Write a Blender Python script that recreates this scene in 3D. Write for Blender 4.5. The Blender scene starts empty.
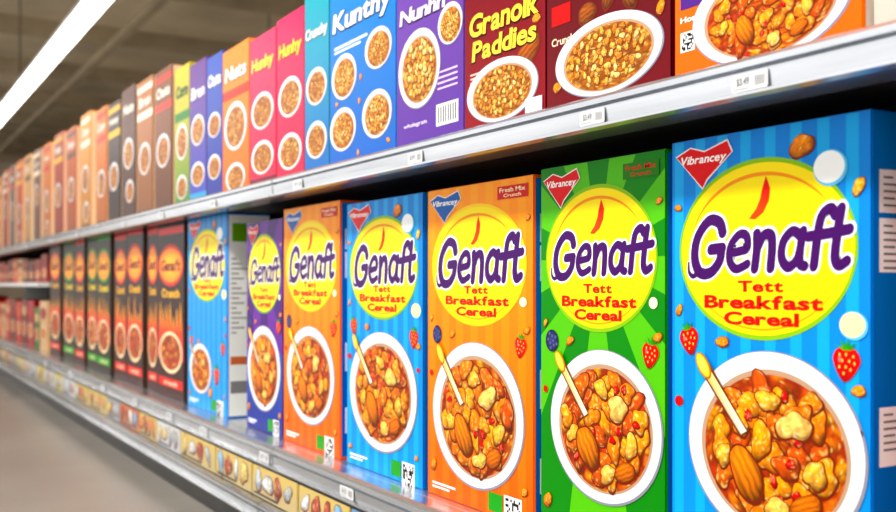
import bpy, bmesh, math, random
from mathutils import Vector, Matrix, noise

HC = 0.345          # eye height above the floor
random.seed(7)
scene = bpy.context.scene

# ------------------------------------------------------------------ helpers
def lin(c):
    return tuple(((x/255.0)/12.92 if x/255.0 <= 0.04045 else ((x/255.0+0.055)/1.055)**2.4) for x in c[:3])

def L(c):
    r = lin(c); return (r[0], r[1], r[2], 1.0)

def mixc(a, b, t):
    return tuple(a[i]*(1-t)+b[i]*t for i in range(3))

def new_mat(name, col, rough=0.5, metal=0.0, nscale=0, namt=0.1, emis=None, estr=0, bump=0, stretch=None):
    m = bpy.data.materials.new(name); m.use_nodes = True
    nt = m.node_tree; b = nt.nodes['Principled BSDF']
    b.inputs['Base Color'].default_value = L(col)
    b.inputs['Roughness'].default_value = rough
    b.inputs['Metallic'].default_value = metal
    if nscale:
        tc = nt.nodes.new('ShaderNodeTexCoord'); mp = nt.nodes.new('ShaderNodeMapping')
        if stretch: mp.inputs['Scale'].default_value = stretch
        n = nt.nodes.new('ShaderNodeTexNoise'); n.inputs['Scale'].default_value = nscale
        n.inputs['Detail'].default_value = 4
        r = nt.nodes.new('ShaderNodeValToRGB')
        r.color_ramp.elements[0].position = 0.3; r.color_ramp.elements[1].position = 0.7
        r.color_ramp.elements[0].color = L(tuple(max(0, x*(1-namt)) for x in col))
        r.color_ramp.elements[1].color = L(tuple(min(255, x*(1+namt)) for x in col))
        nt.links.new(tc.outputs['Object'], mp.inputs['Vector'])
        nt.links.new(mp.outputs['Vector'], n.inputs['Vector'])
        nt.links.new(n.outputs['Fac'], r.inputs['Fac'])
        nt.links.new(r.outputs['Color'], b.inputs['Base Color'])
        if bump:
            bp = nt.nodes.new('ShaderNodeBump'); bp.inputs['Strength'].default_value = bump
            bp.inputs['Distance'].default_value = 0.002
            nt.links.new(n.outputs['Fac'], bp.inputs['Height'])
            nt.links.new(bp.outputs['Normal'], b.inputs['Normal'])
    if emis:
        b.inputs['Emission Color'].default_value = L(emis)
        b.inputs['Emission Strength'].default_value = estr
    return m

def print_mat(name, rough=0.3):
    m = bpy.data.materials.new(name); m.use_nodes = True
    nt = m.node_tree; b = nt.nodes['Principled BSDF']
    a = nt.nodes.new('ShaderNodeAttribute'); a.attribute_name = 'ink'
    nt.links.new(a.outputs['Color'], b.inputs['Base Color'])
    n = nt.nodes.new('ShaderNodeTexNoise'); n.inputs['Scale'].default_value = 25
    tc = nt.nodes.new('ShaderNodeTexCoord'); nt.links.new(tc.outputs['Object'], n.inputs['Vector'])
    bp = nt.nodes.new('ShaderNodeBump'); bp.inputs['Strength'].default_value = 0.12
    bp.inputs['Distance'].default_value = 0.002
    nt.links.new(n.outputs['Fac'], bp.inputs['Height']); nt.links.new(bp.outputs['Normal'], b.inputs['Normal'])
    b.inputs['Roughness'].default_value = rough
    b.inputs['Specular IOR Level'].default_value = 0.09
    return m

M_PRINT = print_mat('printed_cardboard')
M_STEEL = new_mat('brushed_steel', (192, 196, 202), 0.22, 0.85, 40, 0.10, bump=0.05, stretch=(0.05, 1, 1))
M_WHITE = new_mat('painted_steel_white', (225, 226, 226), 0.4, 0.1, 20, 0.03)
M_BLACK = new_mat('shelf_black', (10, 10, 10), 0.6, 0, 12, 0.2)
M_DARK = new_mat('kick_plate_dark', (45, 44, 44), 0.5, 0.2, 12, 0.15)

# ------------------------------------------------------------------ text cache
_tc = {}
def text_mesh(s, offset=0.0, shear=0.0, spacing=1.0):
    key = (s, offset, shear, spacing)
    if key in _tc: return _tc[key]
    vs = []; fs = []
    def raw(t, off):
        cu = bpy.data.curves.new('tmp', 'FONT'); cu.body = t
        cu.offset = off; cu.shear = shear
        cu.resolution_u = 4; cu.align_x = 'LEFT'; cu.fill_mode = 'FRONT'
        ob = bpy.data.objects.new('tmp', cu); scene.collection.objects.link(ob)
        dg = bpy.context.evaluated_depsgraph_get()
        me = bpy.data.meshes.new_from_object(ob.evaluated_get(dg))
        v = [(q.co.x, q.co.y) for q in me.vertices]; f = [tuple(p.vertices) for p in me.polygons]
        bpy.data.objects.remove(ob); bpy.data.curves.remove(cu); bpy.data.meshes.remove(me)
        return v, f
    pen = 0.0
    for ch in s:
        if ch == ' ': pen += .3*spacing; continue
        v0, _ = raw(ch, 0.0)
        v, f = raw(ch, offset)
        if not v0: continue
        us = [x-shear*y for x, y in v0]
        a0, a1 = min(us), max(us)
        b = len(vs)
        vs += [(x-a0+pen, y) for x, y in v]; fs += [tuple(i+b for i in q) for q in f]
        pen += (a1-a0)+.085*spacing
    x0 = min(v[0] for v in vs); x1 = max(v[0] for v in vs)
    y0 = min(v[1] for v in vs); y1 = max(v[1] for v in vs)
    _tc[key] = (vs, fs, (x0, x1, y0, y1))
    return _tc[key]

# ------------------------------------------------------------------ art mesh
class Art:
    """One printed carton: bevelled card body + ink layers on the front and right faces."""
    def __init__(s, W, H, D, body):
        s.W, s.H, s.D = W, H, D
        s.v = []; s.f = []; s.c = []
        s.plane = 'front'
        bm = bmesh.new(); bmesh.ops.create_cube(bm, size=1)
        for v in bm.verts:
            v.co = Vector(((v.co.x+.5)*W, (v.co.y+.5)*D, (v.co.z+.5)*H))
        bmesh.ops.bevel(bm, geom=list(bm.edges), offset=min(0.0014, W*.02), segments=2, affect='EDGES')
        bm.verts.index_update()
        for v in bm.verts: s.v.append(v.co.copy()); s.c.append(lin(body))
        for f in bm.faces: s.f.append([v.index for v in f.verts])
        bm.free()
    def P(s, u, v, lay):
        e = 0.00025 + lay*0.00012
        if s.plane == 'front': return Vector((u*s.W, -e, (1-v)*s.H))
        return Vector((s.W+e, u*s.D, (1-v)*s.H))
    @property
    def asp(s): return (s.W if s.plane == 'front' else s.D)/s.H
    def poly(s, pts, col, lay):
        b = len(s.v); many = isinstance(col, list)
        for i, p in enumerate(pts):
            s.v.append(s.P(p[0], p[1], lay)); s.c.append(lin(col[i] if many else col))
        s.f.append(list(range(b, b+len(pts)))[::-1])
    def rect(s, u0, v0, u1, v1, col, lay, col2=None):
        cs = [col, col, col2 or col, col2 or col]
        s.poly([(u0, v0), (u1, v0), (u1, v1), (u0, v1)], cs, lay)
    def ell(s, cu, cv, ru, rv, col, lay, n=40, rot=0, cc=None, a0=0, a1=2*math.pi):
        b = len(s.v); A = s.asp
        s.v.append(s.P(cu, cv, lay)); s.c.append(lin(cc or col))
        full = abs(a1-a0) > 6.28
        for i in range(n if full else n+1):
            a = a0+(a1-a0)*i/n
            x = math.cos(a)*ru*A; y = math.sin(a)*rv
            xr = x*math.cos(rot)-y*math.sin(rot); yr = x*math.sin(rot)+y*math.cos(rot)
            s.v.append(s.P(cu+xr/A, cv-yr, lay)); s.c.append(lin(col))
        m = n if full else n+1
        for i in range(n):
            s.f.append([b, b+1+i, b+1+(i+1) % m])
    def ring(s, cu, cv, ru, rv, t, col, lay, a0=0, a1=2*math.pi, n=48, taper=False):
        b = len(s.v)
        for i in range(n+1):
            a = a0+(a1-a0)*i/n
            tt = t*(math.sin(math.pi*i/n) if taper else 1)
            for k in (1+tt/2, 1-tt/2):
                s.v.append(s.P(cu+math.cos(a)*ru*k, cv-math.sin(a)*rv*k, lay)); s.c.append(lin(col))
        for i in range(n):
            s.f.append([b+2*i, b+2*i+2, b+2*i+3, b+2*i+1])
    def stroke(s, pts, wd, T, col, lay, taper=(1, 1)):
        """round-ended brush stroke through pts (Catmull-Rom); T maps stroke units -> (u,v)"""
        P = [pts[0]]+list(pts)+[pts[-1]]; C = []
        for i in range(1, len(P)-2):
            for k in range(6):
                t = k/6.0
                C.append(tuple(.5*((2*P[i][d])+(-P[i-1][d]+P[i+1][d])*t+(2*P[i-1][d]-5*P[i][d]+4*P[i+1][d]-P[i+2][d])*t*t
                                   + (-P[i-1][d]+3*P[i][d]-3*P[i+1][d]+P[i+2][d])*t**3) for d in (0, 1)))
        C.append(tuple(P[-1])); n = len(C); b = len(s.v)
        for i, (x, y) in enumerate(C):
            x0, y0 = C[max(0, i-1)]; x1, y1 = C[min(n-1, i+1)]
            dx, dy = x1-x0, y1-y0; l = math.hypot(dx, dy) or 1
            q = i/(n-1); w_ = wd*.5*(taper[0]*(1-q)+taper[1]*q)
            for sg in (1, -1):
                u, v = T(x-dy/l*w_*sg, y+dx/l*w_*sg); s.v.append(s.P(u, v, lay)); s.c.append(lin(col))
        for i in range(n-1): s.f.append([b+2*i, b+2*i+1, b+2*i+3, b+2*i+2])
        for (x, y), tp in ((C[0], taper[0]), (C[-1], taper[1])):
            b = len(s.v); m = 16
            for i in range(m):
                t = 2*math.pi*i/m
                u, v = T(x+math.cos(t)*wd*.5*tp, y+math.sin(t)*wd*.5*tp); s.v.append(s.P(u, v, lay+.05)); s.c.append(lin(col))
            s.f.append([b+i for i in range(m)])
    def text(s, txt, cu, cv, w, h, col, lay, off=0.0, shear=0.0, rot=0, spacing=1.0, ref=None):
        vs, fs, bb = text_mesh(txt, off, shear, spacing)
        x0, x1, y0, y1 = ref or bb
        A = s.asp; b = len(s.v)
        for (x, y) in vs:
            X = ((x-x0)/(x1-x0)-.5)*w*A; Y = ((y-y0)/(y1-y0)-.5)*h
            xr = X*math.cos(rot)-Y*math.sin(rot); yr = X*math.sin(rot)+Y*math.cos(rot)
            s.v.append(s.P(cu+xr/A, cv-yr, lay)); s.c.append(lin(col))
        for f in fs: s.f.append([b+i for i in f])
        return bb
    def rays(s, cu, cv, cols, n, lay):
        angs = [2*math.pi*i/(n*3) for i in range(n*3)]
        for (x, y) in ((0.004, .002), (.996, .002), (.996, .998), (0.004, .998)):
            angs.append(math.atan2(-(y-cv), (x-cu)*s.asp) % (2*math.pi))
        angs.sort()
        def hit(a):
            dx = math.cos(a)/s.asp; dy = -math.sin(a); t = 9
            if dx > 1e-9: t = min(t, (.996-cu)/dx)
            if dx < -1e-9: t = min(t, (0.004-cu)/dx)
            if dy > 1e-9: t = min(t, (.998-cv)/dy)
            if dy < -1e-9: t = min(t, (.002-cv)/dy)
            return (cu+dx*t, cv+dy*t)
        for i, a in enumerate(angs):
            a2 = angs[(i+1) % len(angs)] + (2*math.pi if i == len(angs)-1 else 0)
            mid = (a+a2)/2; k = int(mid/(2*math.pi)*n) % 2
            s.poly([(cu, cv), hit(a), hit(a2)], cols[k], lay)
    def food(s, cu, cv, ru, rv, lay, seed, R=16, S=48, cell=3.2, tint=None):
        b = len(s.v)
        for i in range(R+1):
            for j in range(S):
                rr = i/R; a = 2*math.pi*j/S
                x = rr*math.cos(a); y = rr*math.sin(a)
                s.v.append(s.P(cu+x*ru, cv-y*rv, lay)); s.c.append(lin(foodcol(x, y, seed, cell, tint)))
        for i in range(R):
            for j in range(S):
                k = (j+1) % S
                if i == 0: s.f.append([b+j, b+S+j, b+S+k])
                else: s.f.append([b+i*S+j, b+(i+1)*S+j, b+(i+1)*S+k, b+i*S+k])
    def nugget(s, cu, cv, r, el, rot, base, lay, seed, R=6, S=18, lump=.16, streak=False):
        """illustrated cluster: lumpy outline, random tone plus rounded light and shade drawn into the ink (r in box heights)"""
        A = s.asp; ph = seed*2.39
        def outline(t): return 1+lump*math.sin(2*t+ph)+lump*.7*math.sin(3*t+ph*1.7)+lump*.45*math.sin(5*t+ph*.6)
        for pas in (0, 1):
            b = len(s.v)
            for i in range(R+1):
                for j in range(S):
                    t = 2*math.pi*j/S; rr = i/R
                    k = r*outline(t)*rr*(1.13 if pas == 0 else 1)
                    x = math.cos(t)*k*el; y = math.sin(t)*k
                    xr = x*math.cos(rot)-y*math.sin(rot); yr = x*math.sin(rot)+y*math.cos(rot)
                    if pas == 0: c = (122, 48, 6)
                    else:
                        nx, ny = xr/(r*el), yr/r
                        m = 1.02+.20*(ny*.8-nx*.5)-.28*rr**4  # drawn-in shading: lighter to the upper left, darker rim
                        p = Vector((xr/r*1.6+seed*3.3, yr/r*1.6, seed))
                        f = noise.noise(p)*.22+noise.noise(p*2.7)*.24
                        if streak: f = .16*math.sin((y/r)*13+noise.noise(p)*2)
                        c = tuple(max(0, min(255, q*(m+f))) for q in base)
                        if noise.noise(p*1.9+Vector((4, 4, 4))) > .34 and not streak: c = mixc(c, (255, 240, 190), .55)
                    s.v.append(s.P(cu+(xr+(0 if pas else r*.05))/A, cv-(yr-(0 if pas else r*.07)), lay+pas*.22)); s.c.append(lin(c))
            for i in range(R):
                for j in range(S):
                    k = (j+1) % S
                    if i == 0: s.f.append([b+j, b+S+j, b+S+k])
                    else: s.f.append([b+i*S+j, b+(i+1)*S+j, b+(i+1)*S+k, b+i*S+k])
    def build(s, name, loc, rotz=0, sat=1.15, con=1.18):
        me = bpy.data.meshes.new(name)
        me.from_pydata(s.v, [], s.f)
        at = me.color_attributes.new('ink', 'FLOAT_COLOR', 'POINT')
        buf = []
        for c in s.c:
            l = .2126*c[0]+.7152*c[1]+.0722*c[2]
            q = [min(1, max(0, l+(k-l)*sat))**con for k in c]
            buf += [q[0], q[1], q[2], 1.0]
        at.data.foreach_set('color', buf)
        me.materials.append(M_PRINT)
        ob = bpy.data.objects.new(name, me); scene.collection.objects.link(ob)
        ob.location = loc; ob.rotation_euler = (0, 0, rotz)
        return ob

PAL = [(226, 132, 18), (240, 164, 40), (206, 104, 10), (236, 176, 70), (178, 76, 8), (216, 116, 14), (238, 172, 60)]
PAL2 = [(224, 160, 76), (236, 186, 104), (206, 134, 52), (244, 208, 140), (180, 108, 38)]
def foodcol(x, y, seed, cell, tint):
    p = Vector((x*cell+seed*7.3, y*cell+seed*3.1, seed*1.7))
    w = noise.noise_vector(p*1.3)*0.28
    q = p+w; q.z = seed*1.7
    d, pts = noise.voronoi(q)
    c = pts[0]
    hsh = abs(math.sin(c.x*12.9898+c.y*78.233+c.z*37.7)*43758.5453) % 1.0
    pal = PAL2 if tint == 'pale' else PAL
    base = pal[int(hsh*len(pal)) % len(pal)]
    edge = math.sqrt(d[1])-math.sqrt(d[0]) if d[0] >= 0 else 0
    dx = q.x-c.x; dy = q.y-c.y
    sh = 0.88+0.55*(-dx*0.6+dy*0.8)
    fine = noise.noise(p*5.5)*0.30+noise.noise(p*11)*0.18
    col = tuple(max(0, min(255, k*(sh+fine))) for k in base)
    sauce = (150, 52, 6) if tint != 'pale' else (140, 78, 22)
    if hsh > 0.93 and tint != 'pale': col = mixc(col, (196, 36, 12), 0.7)
    t = max(0, min(1, 1-edge/0.26))
    col = mixc(col, sauce, t*0.9)
    if noise.noise(p*7+Vector((9, 9, 9))) > 0.47: col = mixc(col, (255, 236, 170), 0.7)
    return col

# ---- little printed illustrations
def strawberry(a, cu, cv, r, lay, rot=0):
    A = a.asp
    def T(x, y):
        xr = x*math.cos(rot)-y*math.sin(rot); yr = x*math.sin(rot)+y*math.cos(rot)
        return (cu+xr*r/A, cv-yr*r)
    pts = []
    for i in range(28):
        t = 2*math.pi*i/28
        x = math.cos(t)*0.86*(1-0.38*max(0, -math.sin(t))); y = math.sin(t)*(0.75 if math.sin(t) > 0 else 1.15)
        pts.append(T(x, y))
    cols = [mixc((236, 36, 44), (160, 6, 22), max(0, -math.sin(2*math.pi*i/28))) for i in range(28)]
    a.poly(pts, cols, lay)
    for (x, y) in ((-.45, .25), (-.05, .3), (.4, .25), (-.25, -.05), (.18, -.02), (.5, -.1), (0, -.35), (-.4, -.4), (.3, -.45), (-.1, -.7)):
        c = T(x, y); a.ell(c[0], c[1], .06*r/A, .09*r, (255, 215, 110), lay+1, 8)
    for k in range(5):
        t = math.pi*(0.1+0.2*k)
        a.poly([T(-.22, .5), T(math.cos(t)*.9, .55+math.sin(t)*.6), T(.22, .55)], (50+k*8, 140+k*8, 36), lay+1+k*.1)
    a.ell(*T(-.42, .02), .10*r/A, .2*r, (255, 130, 124), lay+.6, 10)

def flake(a, cu, cv, r, lay, rot=0.3, col=(236, 150, 40)):
    a.nugget(cu, cv, r*.72, 1.5, rot, col, lay, cu*31+cv*17, 5, 18, .08)

def berry(a, cu, cv, r, lay):
    A = a.asp
    a.ell(cu, cv, r*.95/A, r, (28, 32, 70), lay, 18, cc=(80, 88, 150))
    for i in range(9):
        t = i*2.4; q = .62*r*math.sqrt((i+.5)/9)*1.25
        a.ell(cu+math.cos(t)*q/A, cv+math.sin(t)*q, .24*r/A, .24*r, (30, 34, 78), lay+.5+i*.1, 10, cc=(110, 118, 180))

def bowl(a, cu, cv, ru, rv, lay, seed, R=16, S=48, spoon=True, tint=None, deco=True, cell=3.2):
    A = a.asp
    a.ell(cu, cv, ru*1.015, rv*1.015, (150, 150, 165) if deco else (200, 190, 180), lay, 64)
    a.ell(cu-.004, cv-.002, ru*.995, rv*.995, (232, 232, 238), lay+1, 64, cc=(255, 255, 255))
    a.ring(cu, cv, ru*.94, rv*.94, .07, (255, 255, 255), lay+1.5, 1.2, 4.2, 48, True)
    a.ell(cu+.004, cv+.004, ru*.845, rv*.845, (190, 160, 136), lay+2, 64)
    a.food(cu+.006, cv+.006, ru*.80, rv*.80, lay+3, seed, R, S, cell, tint)
    if deco:
        rnd = random.Random(seed*5+1)
        cols = [(232, 140, 30), (214, 112, 16), (240, 160, 44), (196, 92, 12), (226, 128, 22), (236, 150, 50)]
        if tint == 'pale': cols = [(224, 162, 80), (236, 186, 110), (206, 138, 60), (244, 206, 140), (196, 124, 50), (230, 170, 90)]
        pts = []
        tries = 0
        ds, nmax = (.18, 32) if tint != 'pale' else (.13, 60)
        while len(pts) < nmax and tries < 1500:
            tries += 1
            t = rnd.random()*6.283; q = math.sqrt(rnd.random())*.68
            x, y = math.cos(t)*q, math.sin(t)*q
            if all((x-p[0])**2+(y-p[1])**2 > ds**2 for p in pts): pts.append((x, y))
        q = max(.35, R/46.0); RR = max(3, int(8*q)); SS = max(10, int(26*q))
        L0 = lay+4
        rm = min(rv, ru*A)
        def at(x, y): return cu+x*ru, cv-y*rv
        k0 = .105 if tint != 'pale' else .065
        for i, (x, y) in enumerate(pts):
            U_, V_ = at(x, y)
            a.nugget(U_, V_, rm*(k0+.4*k0*rnd.random()), 1.15+.35*rnd.random(), rnd.random()*3, cols[rnd.randrange(6)], L0+i*.03, i+seed*3.1, RR, SS)
        if tint != 'pale':
            for i in range(9):
                t = rnd.random()*6.28; qq = .2+rnd.random()*.5
                U_, V_ = at(math.cos(t)*qq, math.sin(t)*qq)
                a.nugget(U_, V_, rm*.05, 1.3, t, (200, 30, 18), L0+1.3+i*.05, i, 3, 10)
            L1 = L0+2.1
            for i, (x, y, k, el, rt, c) in enumerate(((.27, .27, .15, 1.35, .3, (246, 200, 124)), (.50, -.18, .12, 1.3, 1.2, (238, 180, 90)),
                                            (-.02, .50, .11, 1.3, -.3, (242, 184, 90)), (.10, -.60, .11, 1.5, .3, (244, 194, 110)), (-.55, -.15, .10, 1.3, .8, (240, 184, 90)))):
                U_, V_ = at(x, y)
                a.nugget(U_, V_, rm*k, el, rt, c, L1+i*.3, i+seed, RR, SS, .15)
            U_, V_ = at(-.27, -.30)
            a.nugget(U_, V_, rm*.19, 1.55, -1.0, (212, 128, 46), L1+1.6, seed, RR+2, SS+6, .04, True)
            U_, V_ = at(.40, -.52)
            a.nugget(U_, V_, rm*.12, 1.6, .4, (204, 118, 40), L1+2.0, seed+2, RR, SS, .04, True)
    if spoon:
        def S2(x, y): return (cu+x*ru, cv-y*rv)
        K = lay+9.2
        a.poly([S2(-.84, .74), S2(-.72, .83), S2(-.24, .14), S2(-.34, .08)], (120, 70, 14), K)
        a.poly([S2(-.82, .75), S2(-.745, .805), S2(-.26, .15), S2(-.325, .10)], [(240, 186, 50), (255, 236, 150), (255, 250, 236), (206, 200, 196)], K+.4)
        p = S2(-.80, .80)
        a.ell(p[0], p[1], .17*rv/A, .09*rv, (186, 122, 20), K+.6, 18, -.95)
        a.ell(p[0]-.003, p[1]-.001, .15*rv/A, .07*rv, (246, 204, 50), K+1, 18, -.95, cc=(255, 238, 140))

PLUM = (76, 14, 104)
LET = [  # (x offset, strokes, weight)
    (0.18, [[(1.18, 1.12), (1.0, 1.42), (.55, 1.5), (.12, 1.05), (.06, .45), (.34, -.02), (.82, -.05), (1.16, .28), (1.2, .66)], [(1.22, .66), (.76, .64)]], .34),
    (1.64, [[(.14, .50), (.50, .54), (.80, .62), (.72, .96), (.42, 1.02), (.12, .72), (.12, .30), (.42, .03), (.86, .16)]], .27),
    (2.68, [[(.08, 1.0), (.14, .55), (.13, .02)], [(.14, .55), (.34, .93), (.62, .94), (.72, .62), (.74, .02)]], .31),
    (3.68, [[(.74, .84), (.42, 1.0), (.12, .72), (.12, .28), (.40, .02), (.68, .22), (.76, .52)], [(.80, .98), (.76, .50), (.80, .12), (.98, .03)]], .29),
    (4.64, [[(.88, 1.34), (.70, 1.52), (.44, 1.36), (.36, .9), (.34, .02)], [(1.06, 1.5), (1.02, .9), (1.02, .26), (1.18, .02), (1.42, .12)], [(.06, .82), (.6, .86), (1.40, .94)]], .30),
]
def brand(a, cu, cv, w, lay, sy=1.06):
    """hand-lettered plum script with a white keyline"""
    A = a.asp; un = w/6.1
    def T(x, y):
        x2 = x+.14*y
        return (cu-w*.5+x2*un, cv-(y-.70)*un*A*sy-(x2-3.05)*.0012)
    for k, (extra, col) in enumerate(((.15, (255, 255, 255)), (0, PLUM))):
        for i, (ox, strokes, wd) in enumerate(LET):
            for j, st in enumerate(strokes):
                a.stroke([(ox+x, y) for x, y in st], wd+extra, T, col, lay+k*1.6+i*.2+j*.06)
        a.stroke([(.52, .0), (.26, -.14), (.06, .0), (.0, .28)], .2+extra, T, col, lay+k*1.6+1.2, (1, .35))

def flame(a, cu, cv, r, lay, col=(226, 40, 30)):
    A = a.asp
    L1 = [(-.7, -1.0), (-.25, -.55), (.0, -.1), (.12, .35), (.36, 1.0), (.62, .4), (.55, -.2), (.2, -.75), (-.3, -1.05)]
    a.poly([(cu+x*r/A, cv-y*r) for x, y in L1], [(240, 90, 20) if y < 0 else col for x, y in L1], lay)

def facts(a):
    a.plane = 'side'
    a.rect(.03, .01, .97, .99, (24, 132, 206), 0, (16, 110, 190))
    for (v0, v1, n) in ((.11, .19, 5), (.20, .30, 7), (.55, .66, 6)):
        a.rect(.10, v0, .92, v1, (244, 246, 248), 1)
        for i in range(n):
            v = v0+.012+i*.013
            a.rect(.16, v, .30+.3*((i*37) % 10)/10, v+.004, (110, 120, 130), 2)
            a.rect(.78, v, .86, v+.004, (110, 120, 130), 2)
    a.rect(.10, .80, .92, .90, (250, 250, 250), 1)
    for i in range(14):
        a.rect(.16+i*.05, .815, .16+i*.05+.02+.015*(i % 2), .885, (20, 20, 20), 2)
    a.plane = 'front'

def side_white(a):
    a.plane = 'side'; a.rect(.02, .01, .98, .99, (240, 242, 236), 0)
    a.rect(.1, .05, .55, .14, (120, 170, 60), 1)
    for i in range(16): a.rect(.08, .22+i*.024, .2+.3*((i*7) % 5)/5, .228+i*.024, (160, 160, 160), 1)
    a.rect(.06, .70, .5, .74, (200, 120, 80), 1)
    a.rect(.06, .82, .5, .88, (140, 140, 140), 1); a.plane = 'front'

def qr(a, u, v, w, lay, seed=1):
    h = w*a.asp; rnd = random.Random(seed)
    a.rect(u, v, u+w, v+h, (245, 245, 245), lay)
    n = 9
    for i in range(n):
        for j in range(n):
            if rnd.random() < .5:
                a.rect(u+w*(.08+.84*i/n), v+h*(.08+.84*j/n), u+w*(.08+.84*(i+1)/n), v+h*(.08+.84*(j+1)/n), (25, 25, 25), lay+1)

def hero_box(W, H, D, kind, bv=.67, brv=.2, bru=.45, bu=.53, cvv=.25, crv=.178, det=1.0, seed=1, sidefn=facts):
    body = {'blue': (20, 130, 205), 'orange': (240, 116, 14), 'green': (50, 150, 34), 'purple': (86, 30, 124)}[kind]
    a = Art(W, H, D, body)
    if kind == 'green':
        a.rays(.5, cvv, [(44, 140, 40), (108, 192, 58)], 18, 0)
    elif kind == 'orange':
        a.rect(.004, .002, .996, .998, (252, 164, 34), 0, (238, 108, 14))
        for i in range(7):
            u = .02+i*.142; a.rect(u, .003, u+.07, .997, (254, 174, 50), 1, (244, 122, 22))
    elif kind == 'purple':
        a.rays(.5, cvv, [(80, 28, 124), (110, 50, 156)], 14, 0)
        a.rect(.004, .62, .996, .998, (60, 100, 190), 1, (34, 50, 140))
    else:
        a.rect(.004, .002, .996, .998, (24, 140, 216), 0, (30, 152, 222))
        for i in range(8):
            u = .02+i*.125; a.rect(u, .003, u+.055, .997, (66, 172, 230), 1, (62, 174, 232))
    # sun disc logo
    a.ell(.5, cvv, .448, crv*1.055, (150, 196, 30) if kind != 'orange' else (255, 214, 60), 3, 72)
    a.ell(.5, cvv, .435, crv, (255, 232, 6), 4, 72, cc=(255, 238, 40))
    a.ring(.5, cvv+.004, .385, crv*.89, .05, (240, 158, 8), 5, .5, 2.9, 40, True)
    a.ring(.5, cvv, .40, crv*.93, .03, (236, 178, 10), 5, 3.6, 5.9, 40, True)
    flame(a, .5, cvv-crv*.60, crv*.24, 6)
    brand(a, .505, cvv-.010, .80, 6)
    red = (206, 22, 34)
    y0 = cvv+crv*.43
    a.text('Tett', .5, y0, .23, .024, red, 6, .035)
    a.text('Breakfast', .5, y0+.033, .60, .029, red, 6, .04)
    a.text('Cereal', .5, y0+.067, .38, .028, red, 6, .04)
    # corner shield
    sc = (214, 20, 44) if kind != 'orange' else (20, 104, 176)
    a.poly([(.03, .035), (.12, .018), (.20, .03), (.33, .012), (.36, .04), (.22, .095), (.19, .115)], (250, 240, 240), 6)
    a.poly([(.037, .037), (.12, .021), (.20, .033), (.328, .016), (.352, .041), (.215, .092), (.19, .111)], sc, 7)
    a.text('Vibrancey', .195, .05, .26, .024, (255, 255, 255), 8, .02, .2)
    if kind in ('orange', 'green'):
        a.rect(.70, .022, .96, .06, (200, 30, 16) if kind == 'orange' else (60, 130, 30), 6)
        fc = (255, 235, 200) if kind == 'orange' else (206, 30, 20)
        a.text('Fresh Mix', .83, .034, .22, .013, fc, 7, .015)
        a.text('Crunch', .83, .050, .15, .010, fc, 7, .015)
    R = int(46*det); S = int(130*det)
    bowl(a, bu, bv, bru, brv, 6, seed, R, S, cell=4.2)
    # scatter
    if kind == 'blue':
        strawberry(a, .11, bv-brv*1.10, .034, 6, .2); strawberry(a, .90, bv-brv*.98, .036, 6, -.1)
        flake(a, .30, bv-brv*1.08, .016, 6, .2)
        a.ell(.83, .10, .075, .035, (120, 200, 236), 6, 30); a.ell(.825, .098, .068, .031, (250, 253, 255), 7, 30)
        a.ell(.93, .40, .06, .027, (120, 200, 236), 6, 24); a.ell(.925, .398, .054, .024, (255, 240, 190), 7, 24)
        flake(a, .70, .05, .028, 6, .5); flake(a, .95, .14, .016, 6, .9, (246, 190, 60))
        flake(a, .05, .38, .012, 6, .9); flake(a, .95, .52, .014, 6, .3); flake(a, .045, .15, .010, 6, .1)
        flake(a, .93, .90, .012, 6, .5); flake(a, .06, .93, .014, 6, .2)
        a.ell(.05, .585, .026, .012, (200, 14, 24), 6, 14); a.ell(.95, .60, .02, .009, (200, 14, 24), 6, 14)
    else:
        berry(a, .11, bv-brv*1.08, .030, 6); strawberry(a, .90, bv-brv*1.03, .034, 6, -.2)
        flake(a, .27, bv-brv*1.1, .014, 6, .5); flake(a, .95, .44, .014, 6, .2)
        flake(a, .07, .90, .020, 6, 1.1); flake(a, .93, .90, .016, 6, .3)
        flake(a, .05, .42, .010, 6, 1.1); flake(a, .96, .12, .010, 6, .3)
        a.ell(.92, .36, .03, .014, (255, 245, 210), 6, 16)
        a.ell(.05, .60, .02, .010, (206, 20, 24), 6, 16)
    qr(a, .76, .925, .15, 6, seed)
    if kind != 'green': a.rect(.62, .93, .745, .985, (60, 160, 60), 6)
    a.rect(.06, .955, .3, .962, (255, 255, 255), 6); a.rect(.06, .968, .24, .974, (255, 255, 255), 6)
    sidefn(a)
    return a

# ------------------------------------------------------------------ world coordinates
def Z(h): return HC+h
ZL = Z(-.2123)          # lower shelf top
ZU = Z(.120)            # upper shelf top
XE, XF = 1.2, -7.2      # shelf run

names = 'cereal_box'
def put(a, s_left, z, y=0.0, name=names, rot=0):
    return a.build(name, (-s_left, y, z), rot)

H0 = .313
put(hero_box(.163, H0, .062, 'orange', det=.4, seed=8), .325, ZL)
put(hero_box(.163, H0, .062, 'green', det=.4, seed=9), .155, ZL)
put(hero_box(.1637, H0, .062, 'blue', bv=.657, brv=.196, bu=.550, bru=.435, seed=1), .5347, ZL)
put(hero_box(.153, H0-.003, .062, 'green', bv=.675, brv=.192, bu=.545, bru=.440, seed=2, det=.9), .694, ZL)
put(hero_box(.186, H0-.006, .062, 'orange', bv=.712, brv=.222, bu=.5, bru=.43, seed=3, det=.8), .8906, ZL)
put(hero_box(.187, H0-.006, .062, 'blue', bv=.70, brv=.215, bu=.5, bru=.44, seed=4, det=.65), 1.0877, ZL)
put(hero_box(.186, H0+.001, .062, 'orange', bv=.70, brv=.2, bu=.5, bru=.42, seed=5, det=.5), 1.293, ZL)
put(hero_box(.148, H0-.01, .062, 'purple', bv=.70, brv=.2, bu=.5, bru=.45, seed=6, det=.4), 1.4447, ZL)
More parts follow.
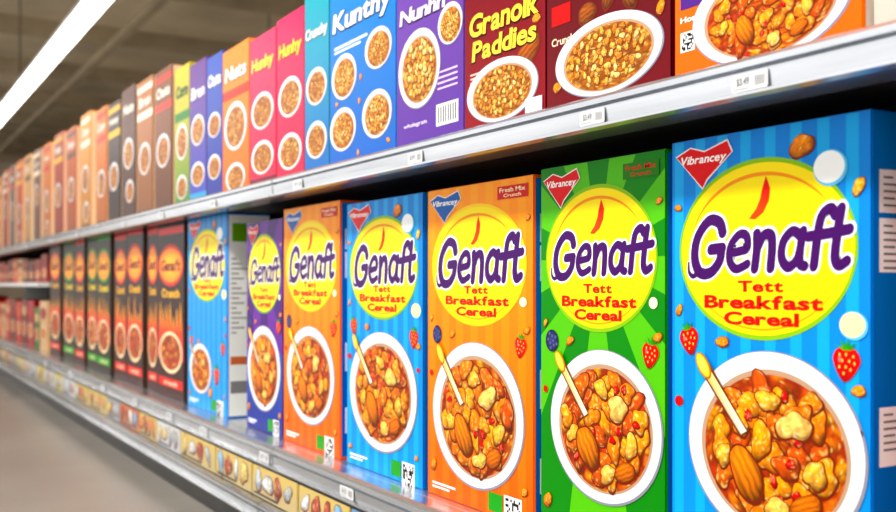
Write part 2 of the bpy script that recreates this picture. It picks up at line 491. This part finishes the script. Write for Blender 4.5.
b = hero_box(.222, H0+.012, .07, 'blue', bv=.79, brv=.13, bu=.35, bru=.28, seed=7, det=.35, sidefn=side_white)
strawberry(b, .75, .80, .05, 6); flake(b, .6, .9, .03, 6)
put(b, 1.757, ZL)

def flame_box(W, H, D, g, seed):
    body = (26, 32, 20) if g else (36, 20, 18)
    a = Art(W, H, D, body)
    a.rect(.004, .002, .996, .998, (24, 36, 20) if g else (34, 20, 22), 0, (50, 34, 16) if g else (70, 24, 16))
    acc = (66, 170, 40) if g else (220, 44, 20)
    a.rect(.03, .02, .97, .06, acc, 1)
    a.ell(.5, .24, .46, .12, acc, 1, 36); a.ell(.5, .24, .42, .10, (250, 150, 20), 2, 36, cc=(255, 206, 50))
    a.text('Genaft', .5, .24, .74, .07, (130, 16, 8), 3, .045, .15)
    a.text('Crunch', .5, .40, .66, .05, (250, 224, 90) if g else (250, 196, 80), 2, .03)
    rnd = random.Random(seed)
    for i in range(7):
        u = .12+i*.126; h = .10+.13*rnd.random()
        a.poly([(u-.10, .78), (u-.07, .62), (u-.01, .66-h), (u+.06, .62), (u+.10, .78)], [(206, 30, 6), (226, 84, 10), (255, 200, 40), (226, 84, 10), (206, 30, 6)], 1+i*.05)
    a.ell(.5, .74, .43, .12, (250, 226, 190), 2.5, 36)
    a.food(.5, .74, .38, .10, 3, seed, 8, 24, 3.2)
    a.rect(.06, .89, .94, .94, acc, 1); a.text('crunch', .5, .915, .5, .03, (255, 230, 200), 2, .02)
    a.plane = 'side'; a.rect(.03, .01, .97, .99, (90, 70, 58), 0)
    for i in range(10): a.rect(.2, .2+i*.03, .8, .21+i*.03, (150, 140, 130), 1)
    a.plane = 'front'
    return a
edges = [1.965, 2.06, 2.226, 2.366, 2.545, 2.683, 2.836, 3.037, 3.247]
widths = [.185, .08, .145, .12, .155, .12, .135, .175, .185]
for i, (e, w) in enumerate(zip(edges, widths)):
    put(flame_box(w, .325+.004*(i % 3)+.002*i, .06, i in (4, 5, 7), 20+i), e, ZL, y=.004*(i % 2))

# ------------------------------------------------------------------ upper row
def upper_box(W, H, bg, bg2, title, tcol, titles, bowls, seed, det=.5, side=(235, 225, 215), bands=(), tint='pale', extra=None, deco=False):
    a = Art(W, H, .065, bg)
    a.rect(.004, .002, .996, .998, bg, 0, bg2)
    for (v0, v1, c) in bands: a.rect(.004, v0, .996, v1, c, 1)
    for k, (t, u, v, w, h) in enumerate(titles):
        a.text(t, u, v+.003, w, h, mixc(bg2, (0, 0, 0), .6), 3, .06, .1, ref=text_mesh(t, .03, .1)[2])
        a.text(t, u, v, w, h, tcol, 4, .03, .1)
    for k, (u, v, ru, rv) in enumerate(bowls):
        bowl(a, u, v, ru, rv, 3, seed+k, int(36*det), int(100*det), spoon=False, tint=tint, deco=deco, cell=6.5)
    if extra: extra(a)
    a.plane = 'side'; a.rect(.03, .01, .97, .99, side, 0)
    for i in range(8): a.rect(.2, .3+i*.04, .8, .315+i*.04, tuple(int(x*.6) for x in side), 1)
    a.plane = 'front'
    return a

def ex_purple(a):
    a.rect(.62, .78, .93, .86, (240, 240, 240), 3)
    for i in range(8): a.rect(.65+i*.034, .79, .665+i*.034, .85, (30, 30, 30), 4)
    a.text('wholegrain', .3, .83, .36, .02, (240, 230, 250), 3, .01)
    for i in range(4): a.rect(.64, .66+i*.02, .92, .667+i*.02, (220, 200, 240), 3)
def ex_red(a):
    a.nugget(.80, .695, .04, 1.7, .5, (160, 92, 36), 2, 3, 8, 24, .05, True)
    for i in range(5): a.rect(.08, .71+i*.014, .24, .716+i*.014, (240, 200, 190), 2)
    a.rect(.78, .85, .97, .895, (245, 245, 245), 8)
    flake(a, .90, .60, .02, 3, .2)
def ex_maroon(a):
    for i, (u, v) in enumerate(((.36, .645), (.54, .61), (.70, .635))):
        a.nugget(u, v, .028, 1.5, .2+i, (150, 88, 44), 2+i*.3, i+2, 8, 24, .06, True)
    a.rect(.05, .59, .22, .65, (200, 30, 36), 3)
    a.text('Crunch', .15, .70, .2, .024, (250, 220, 200), 3, .02)
    flake(a, .1, .84, .02, 3, .3); flake(a, .93, .70, .02, 3, 1.3)
def ex_orange(a):
    qr(a, .04, .79, .09, 3, 5)
    a.rect(.04, .68, .2, .73, (90, 50, 140), 3)
    a.text('Honey', .12, .76, .16, .02, (255, 255, 255), 3, .02)
    flake(a, .95, .72, .02, 3)
def ex_blue(a):
    for (u, v) in ((.12, .64), (.48, .66), (.9, .86), (.46, .88), (.50, .56)):
        flake(a, u, v, .014, 3, u*3)
    a.rect(.08, .385, .6, .397, (230, 245, 255), 3); a.rect(.08, .405, .5, .415, (230, 245, 255), 3)

def U(s, W, *args, **kw): put(upper_box(W, *args, **kw), s, ZU)
U(.37, .16, .27, (226, 220, 214), (200, 190, 180), 'x', (255, 255, 255), [('Oats', .5, .5, .6, .08)], [(.6, .75, .4, .12)], 60)
U(.20, .16, .27, (40, 120, 180), (30, 80, 140), 'x', (255, 255, 255), [('Oats', .5, .5, .6, .08)], [(.5, .75, .4, .12)], 61)
U(.5316, .155, .27, (232, 136, 20), (238, 116, 12), 'x', (255, 255, 255), [('Granola', .5, .5, .8, .1)],
  [(.54, .79, .42, .13)], 62, det=.9, tint=None, extra=ex_orange, deco=True)
U(.6854, .150, .27, (84, 16, 28), (116, 14, 30), 'x', (255, 235, 180), [('Paddies', .5, .5, .8, .08)],
  [(.52, .785, .43, .115)], 63, det=1.0, extra=ex_maroon, side=(110, 30, 40), deco=True)
U(.818, .131, .27, (112, 14, 42), (142, 12, 32), 'x', (255, 220, 110), [('Granolk', .5, .545, .86, .080), ('Paddies', .5, .635, .80, .070)],
  [(.48, .795, .44, .105)], 64, det=.9, extra=ex_red, side=(120, 20, 40), deco=True)
U(.959, .139, .272, (124, 88, 172), (96, 58, 148), 'x', (240, 230, 255), [('Nunhn', .4, .40, .7, .06)],
  [(.36, .62, .32, .150), (.82, .50, .17, .075)], 66, det=.8, extra=ex_purple, side=(130, 100, 180), deco=True)
U(1.137, .176, .272, (40, 144, 212), (22, 98, 178), 'x', (255, 255, 255), [('Kunthy', .5, .29, .9, .11)],
  [(.24, .53, .20, .10), (.76, .47, .19, .085), (.22, .76, .21, .095), (.74, .74, .21, .10)], 68, det=.5, extra=ex_blue, side=(40, 110, 180), deco=True)
U(1.218, .078, .262, (36, 172, 186), (24, 100, 176), 'x', (255, 255, 255), [('Crunchy', .5, .24, .9, .07)],
  [(.5, .50, .42, .09), (.5, .76, .42, .09)], 72, det=.4, side=(60, 150, 180))
U(1.3196, .099, .245, (218, 28, 104), (186, 16, 76), 'x', (255, 226, 100), [('Hunhy', .5, .20, .84, .1)],
  [(.5, .46, .42, .11), (.5, .76, .42, .10)], 74, det=.4, side=(200, 60, 110), bands=[(.90, .96, (240, 190, 60))])
U(1.4313, .108, .240, (228, 64, 112), (196, 24, 76), 'x', (255, 236, 120), [('Hunhy', .5, .18, .84, .1)],
  [(.5, .46, .42, .11), (.5, .74, .42, .10)], 76, det=.4, side=(220, 110, 140), bands=[(.86, .93, (120, 20, 60))])
U(1.5597, .125, .248, (244, 150, 36), (236, 116, 18), 'x', (255, 255, 255), [('Nuts', .5, .16, .8, .09)],
  [(.5, .50, .42, .15), (.5, .82, .36, .09)], 78, det=.4, side=(236, 190, 120), bands=[(.26, .32, (190, 60, 20))])
U(1.645, .083, .255, (50, 90, 180), (44, 54, 140), 'x', (255, 255, 255), [('Oats', .5, .16, .8, .08)],
  [(.5, .45, .40, .08), (.5, .72, .40, .08)], 80, det=.3, side=(110, 140, 200))
U(1.745, .097, .262, (104, 52, 140), (70, 90, 180), 'x', (255, 255, 255), [('Bran', .5, .2, .8, .08)],
  [(.5, .45, .40, .10), (.5, .74, .40, .08)], 82, det=.3, side=(150, 120, 190), bands=[(.86, .94, (60, 160, 200))])
U(1.842, .094, .272, (210, 194, 30), (40, 136, 76), 'x', (20, 100, 50), [('Corn', .5, .16, .8, .08)],
  [(.5, .50, .40, .12), (.5, .80, .36, .08)], 84, det=.3, side=(190, 200, 90), bands=[(.30, .36, (30, 130, 60))])

warm = [(136, 84, 54), (180, 122, 76), (100, 58, 42), (66, 42, 36), (222, 136, 46), (230, 166, 84), (200, 106, 56), (180, 66, 36),
        (226, 140, 64), (134, 82, 60), (234, 188, 134), (212, 98, 40), (136, 112, 104), (196, 80, 50), (230, 166, 96)]
words = ['Oats', 'Bran', 'Nuts', 'Honey', 'Corn']
s = 1.862; i = 0
rnd = random.Random(3)
while s < 4.6:
    w = .125 if s < 2.3 else .11+rnd.random()*.03
    c = warm[i % len(warm)]; H = .285+.03*min(1, (s-1.8)/1.5)+rnd.random()*.02
    c2 = tuple(int(k*.72) for k in c); acc = [(200, 60, 40), (250, 240, 220), (90, 50, 36), (240, 190, 70)][i % 4]
    s2 = s+w
    v = .46+.14*rnd.random()
    U(s2, w, H, c, c2, 'x', (255, 250, 240), [(words[i % 5], .5, .15, .76, .07)],
      [(.5, v, .38, .11), (.5+.1*((i % 3)-1), v+.27, .30, .08)][:1+(i % 3 > 1)], 100+i, det=.24, side=mixc(c, (255, 236, 210), .8),  # side colour paled to stand in for light on the carton ends
      bands=[(.04, .08, acc), (.22, .27, acc), (.90, .97, mixc(c2, (0, 0, 0), .4))])
    s = s2+(.018 if s < 2.3 else .075); i += 1

# distant cartons: one object per run
def far_run(name, s0, s1, z, hmin, hmax, cols, sd, wmin=.1, wmax=.16):
    rnd = random.Random(sd); A = None; x = s0
    V = []; F = []; C = []
    while x < s1:
        w = wmin+rnd.random()*(wmax-wmin); h = hmin+rnd.random()*(hmax-hmin)
        c = cols[rnd.randrange(len(cols))]
        a = Art(w, h, .06, c)
        a.rect(.01, .01, .99, .3, mixc(c, (255, 255, 255), .15), 0)
        a.ell(.5, .25, .4, .12, cols[rnd.randrange(len(cols))], 1, 16)
        a.ell(.5, .65, .36, .16, (236, 222, 200), 1, 16); a.ell(.5, .65, .3, .13, (206, 130, 50), 2, 16)
        b = len(V)
        for v, cc in zip(a.v, a.c): V.append(v+Vector((-(x+w), 0, 0))); C.append(cc)
        F += [[k+b for k in f] for f in a.f]
        x += w+.012
    a = Art(.1, .1, .1, (0, 0, 0)); a.v = V; a.f = F; a.c = C
    return a.build(name, (0, .0, z), 0, 1.15, 1.15)
far_run('row_of_cereal_boxes', 4.66, 7.0, ZU, .31, .34, [(226, 150, 84), (206, 96, 50), (236, 196, 146), (180, 120, 90), (190, 76, 60)], 5)
far_run('row_of_snack_boxes', 3.30, 7.0, ZL, .13, .165, [(186, 40, 26), (206, 96, 36), (160, 30, 40), (216, 180, 140), (60, 110, 50), (110, 50, 40)], 6)
far_run('row_of_snack_boxes', 3.30, 7.0, Z(0.004), .075, .09, [(196, 66, 30), (150, 40, 24), (216, 170, 120), (100, 40, 28)], 8)

# ------------------------------------------------------------------ shelf unit
gondola = bpy.data.objects.new('supermarket_shelf', None); scene.collection.objects.link(gondola)
def child(me, name, mats):
    for m in mats: me.materials.append(m)
    ob = bpy.data.objects.new(name, me); scene.collection.objects.link(ob); ob.parent = gondola; return ob
def box_mesh(name, x0, x1, y0, y1, z0, z1, bev=0.0):
    bm = bmesh.new(); bmesh.ops.create_cube(bm, size=1)
    for v in bm.verts:
        v.co = Vector((x0+(v.co.x+.5)*(x1-x0), y0+(v.co.y+.5)*(y1-y0), z0+(v.co.z+.5)*(z1-z0)))
    if bev: bmesh.ops.bevel(bm, geom=list(bm.edges), offset=bev, segments=2, affect='EDGES')
    me = bpy.data.meshes.new(name); bm.to_mesh(me); bm.free(); return me
def extrude_profile(name, prof, x0, x1, smooth=True):
    bm = bmesh.new()
    r0 = [bm.verts.new((x0, y, z)) for y, z in prof]; r1 = [bm.verts.new((x1, y, z)) for y, z in prof]
    n = len(prof)
    for i in range(n): bm.faces.new([r0[i], r0[(i+1) % n], r1[(i+1) % n], r1[i]])
    bm.faces.new(r0[::-1]); bm.faces.new(r1)
    bmesh.ops.recalc_face_normals(bm, faces=bm.faces)
    me = bpy.data.meshes.new(name); bm.to_mesh(me); bm.free(); return me

child(box_mesh('d', XF, XE, -.012, .45, ZL-.02, ZL), 'lower_shelf_deck', [M_STEEL])
child(box_mesh('d', XF, XE, -.012, .45, ZU-.006, ZU), 'upper_shelf_deck', [M_BLACK])
child(box_mesh('b', XF, XE, .45, .47, 0.0, Z(.30)), 'back_panel', [M_BLACK])
child(box_mesh('m', XF, -3.29, -.03, .45, Z(-.008), Z(.004)), 'middle_shelf_deck', [M_WHITE])

def rail(name, y, zt, zb, x0, x1):
    h = zt-zb
    prof = [(-.010, zt-.001), (y+.012, zt-.0005), (y+.007, zt), (y+.003, zt-.06*h), (y+.001, zt-.14*h), (y+.001, zt-.28*h), (y+.0055, zt-.34*h),
            (y+.0055, zt-.40*h), (y+.0015, zt-.42*h),
            (y+.0025, zt-.82*h), (y-.003, zt-.88*h), (y-.003, zb+.05*h), (y+.003, zb), (-.010, zb)]
    return extrude_profile(name, prof, x0, x1)
sx = [XE, 0.30, -1.235, -2.45, -3.67, -4.9, -6.1, XF]
for k in range(len(sx)-1):
    a0, a1 = sx[k]-.0015, sx[k+1]+.0015
    child(rail('r', -.04, Z(.1385), Z(.1120), a1, a0), 'upper_price_rail_%d' % (k+1), [M_STEEL])
    child(rail('r', -.04, Z(-.2115), Z(-.240), a1, a0), 'lower_price_rail_%d' % (k+1), [M_STEEL])
    child(rail('r', -.06, Z(-.281), Z(-.304), a1, a0), 'base_rail_%d' % (k+1), [M_STEEL])
for k, x in enumerate(sx[1:-1]):
    child(box_mesh('u', x-.012, x+.012, .43, .45, 0.0, Z(.30)), 'upright_%d' % (k+1), [M_DARK])
child(box_mesh('k', XF, XE, -.035, .45, 0.0, Z(-.300)), 'kick_plate', [M_DARK])
child(box_mesh('k', XF, XE, -.010, .45, Z(-.305), Z(-.232)), 'base_body', [M_BLACK])

# promo strip below the lower rail (printed paper inserts)
def promo():
    total = -(XF)+.6; x = 0; rnd = random.Random(11)
    V = []; F = []; C = []
    cols = [(206, 184, 120), (204, 208, 210), (120, 160, 196), (200, 120, 74), (176, 188, 200), (160, 80, 66), (224, 204, 96), (160, 168, 172), (206, 208, 210)]
    while x < total:
        w = .10+rnd.random()*.1; c = cols[rnd.randrange(len(cols))]
        a = Art(w, .040, .002, c)
        a.rect(.01, .02, .99, .98, c, 0, mixc(c, (150, 150, 160), .35))
        for j in range(4):
            q = .15+.22*j
            a.nugget(q, .45, .22+.1*rnd.random(), 1.4, rnd.random()*3, cols[rnd.randrange(len(cols))], 1+j*.3, j+x*9, 4, 14)
        a.rect(.05, .84, .6, .92, (70, 70, 80), 3)
        b = len(V)
        for v, cc in zip(a.v, a.c): V.append(v+Vector((.6-x-w, 0, 0))); C.append(cc)
        F += [[k+b for k in f] for f in a.f]
        x += w+.004
    a = Art(.1, .1, .1, (0, 0, 0)); a.v = V; a.f = F; a.c = C
    ob = a.build('promo_strip', (0, -.047, Z(-.2805)), 0, 1.1, 1.1); ob.parent = gondola
promo()
child(box_mesh('pb', XF, XE, -.045, -.010, Z(-.281), Z(-.240)), 'promo_backing', [M_DARK])

# price labels
def label(xs, z, y, w, h, txt, k):
    a = Art(w, h, .0006, (214, 216, 218))
    a.text(txt, .32, .46, .36, .5, (120, 124, 132), 0, .015)
    a.rect(.06, .82, .5, .87, (160, 160, 165), 0)
    for i in range(7): a.rect(.66+i*.04, .22, .675+i*.04, .80, (130, 130, 134), 0)
    ob = a.build('price_label_%d' % k, (-xs, y, z), 0, 1, 1); ob.parent = gondola
k = 1
for xs in (.44, .59, .86, 1.16, 1.5, 1.8, 2.1, 2.6, 3.0, 3.5):
    label(xs, Z(.1165), -.0396, .028, .0105, '$3.49', k); k += 1
for xs in (1.02, 1.28, 1.55, 1.75, 2.0, 2.3, 2.7, 3.1):
    label(xs, Z(-.2350), -.0396, .034, .0120, '$4.25', k); k += 1

# ------------------------------------------------------------------ building
M_FLOOR = new_mat('polished_floor', (132, 127, 120), 0.25, 0, 1.5, 0.08)
M_CEIL = new_mat('ceiling_paint', (206, 190, 160), 0.9, 0, .8, 0.12)
M_BEAM = new_mat('beam_paint', (164, 148, 120), 0.8, 0, 2, 0.1)
M_WALL = new_mat('wall_paint', (200, 184, 160), 0.8, 0, 1, 0.08)
M_LAMP = new_mat('lamp_diffuser', (255, 255, 255), 0.5, emis=(255, 252, 244), estr=6)
def top(me, name, mat):
    me.materials.append(mat); ob = bpy.data.objects.new(name, me); scene.collection.objects.link(ob); return ob
CE = Z(2.9)
top(box_mesh('f', -24, 4, -5, 7, -.1, 0), 'floor', M_FLOOR)
top(box_mesh('c', -24, 4, -5, 7, CE, CE+.1), 'ceiling', M_CEIL)
top(box_mesh('w', -24.1, -24, -5, 7, 0, CE), 'wall_far', M_WALL)
top(box_mesh('w', -24, 4, 7, 7.1, 0, CE), 'wall_back', M_WALL)
for i in range(10):
    x = -3-i*2.2
    top(box_mesh('t', x, x+.12, -5, 7, CE-.18, CE), 'trim_%d' % (i+1), M_BEAM)
for i, y in enumerate((-.6, 1.9, 4.2)):
    top(box_mesh('t', -24, 4, y, y+.09, CE-.26, CE-.18), 'trim_%d' % (i+11), M_BEAM)

def pendant(cx, cy, z, length, w, rz=0, energy=None):
    e = bpy.data.objects.new('fluorescent_ceiling_light', None); scene.collection.objects.link(e)
    e.location = (cx, cy, z); e.rotation_euler = (0, 0, rz)
    def c(me, nm, mat):
        me.materials.append(mat); ob = bpy.data.objects.new(nm, me); scene.collection.objects.link(ob); ob.parent = e
    c(extrude_profile('h', [(-w/2, .0), (-w/2-.01, .01), (-w/4, .06), (w/4, .06), (w/2+.01, .01), (w/2, 0)], -length/2, length/2), 'housing', M_WHITE)
    c(box_mesh('d', -length/2+.02, length/2-.02, -w/2+.005, w/2-.005, -.02, -.0005, .004), 'diffuser', M_LAMP)
    hh = CE-z-.06
    for i, px in enumerate((-length*.4, 0, length*.4)):
        c(box_mesh('r', px-.005, px+.005, -.005, .005, .06, .06+hh), 'hanger_%d' % (i+1), M_DARK)
    if energy:
        l = bpy.data.lights.new('tube', 'AREA'); l.shape = 'RECTANGLE'; l.size = length*.95; l.size_y = w
        l.energy = energy; l.color = (1, .96, .91)
        lo = bpy.data.objects.new('tube_light', l); scene.collection.objects.link(lo); lo.parent = e
        lo.location = (0, 0, -.03)
pendant(-9.07, .66, Z(1.61), 10.0, .14, 0, 40)
pendant(-.9, -1.3, Z(1.8), 4.0, .3, 0, 110)
pendant(-10.0, -2.2, Z(1.8), 8.0, .3, 0, 60)
pendant(-10.0, 3.2, Z(1.8), 8.0, .3, 0, 60)

# ------------------------------------------------------------------ world
w = bpy.data.worlds.new('store_fill'); scene.world = w; w.use_nodes = True  # even fill added from the open aisle side to light the box fronts
w.node_tree.nodes['Background'].inputs[0].default_value = (1, .975, .945, 1)
w.node_tree.nodes['Background'].inputs[1].default_value = 1.72

# ------------------------------------------------------------------ camera
cam = bpy.data.cameras.new('camera'); co = bpy.data.objects.new('camera', cam); scene.collection.objects.link(co)
cam.sensor_width = 36; cam.lens = 36*1000/896; cam.shift_y = 28/896
al = math.atan(.588)
fwd = Vector((-math.cos(al), math.sin(al), 0))
co.location = (0, -.5, HC); co.rotation_euler = fwd.to_track_quat('-Z', 'Y').to_euler()
cam.clip_start = .02
cam.dof.use_dof = True; cam.dof.focus_distance = .80; cam.dof.aperture_fstop = 8.0
scene.camera = co
scene.view_settings.view_transform = 'Standard'
scene.view_settings.look = 'None'
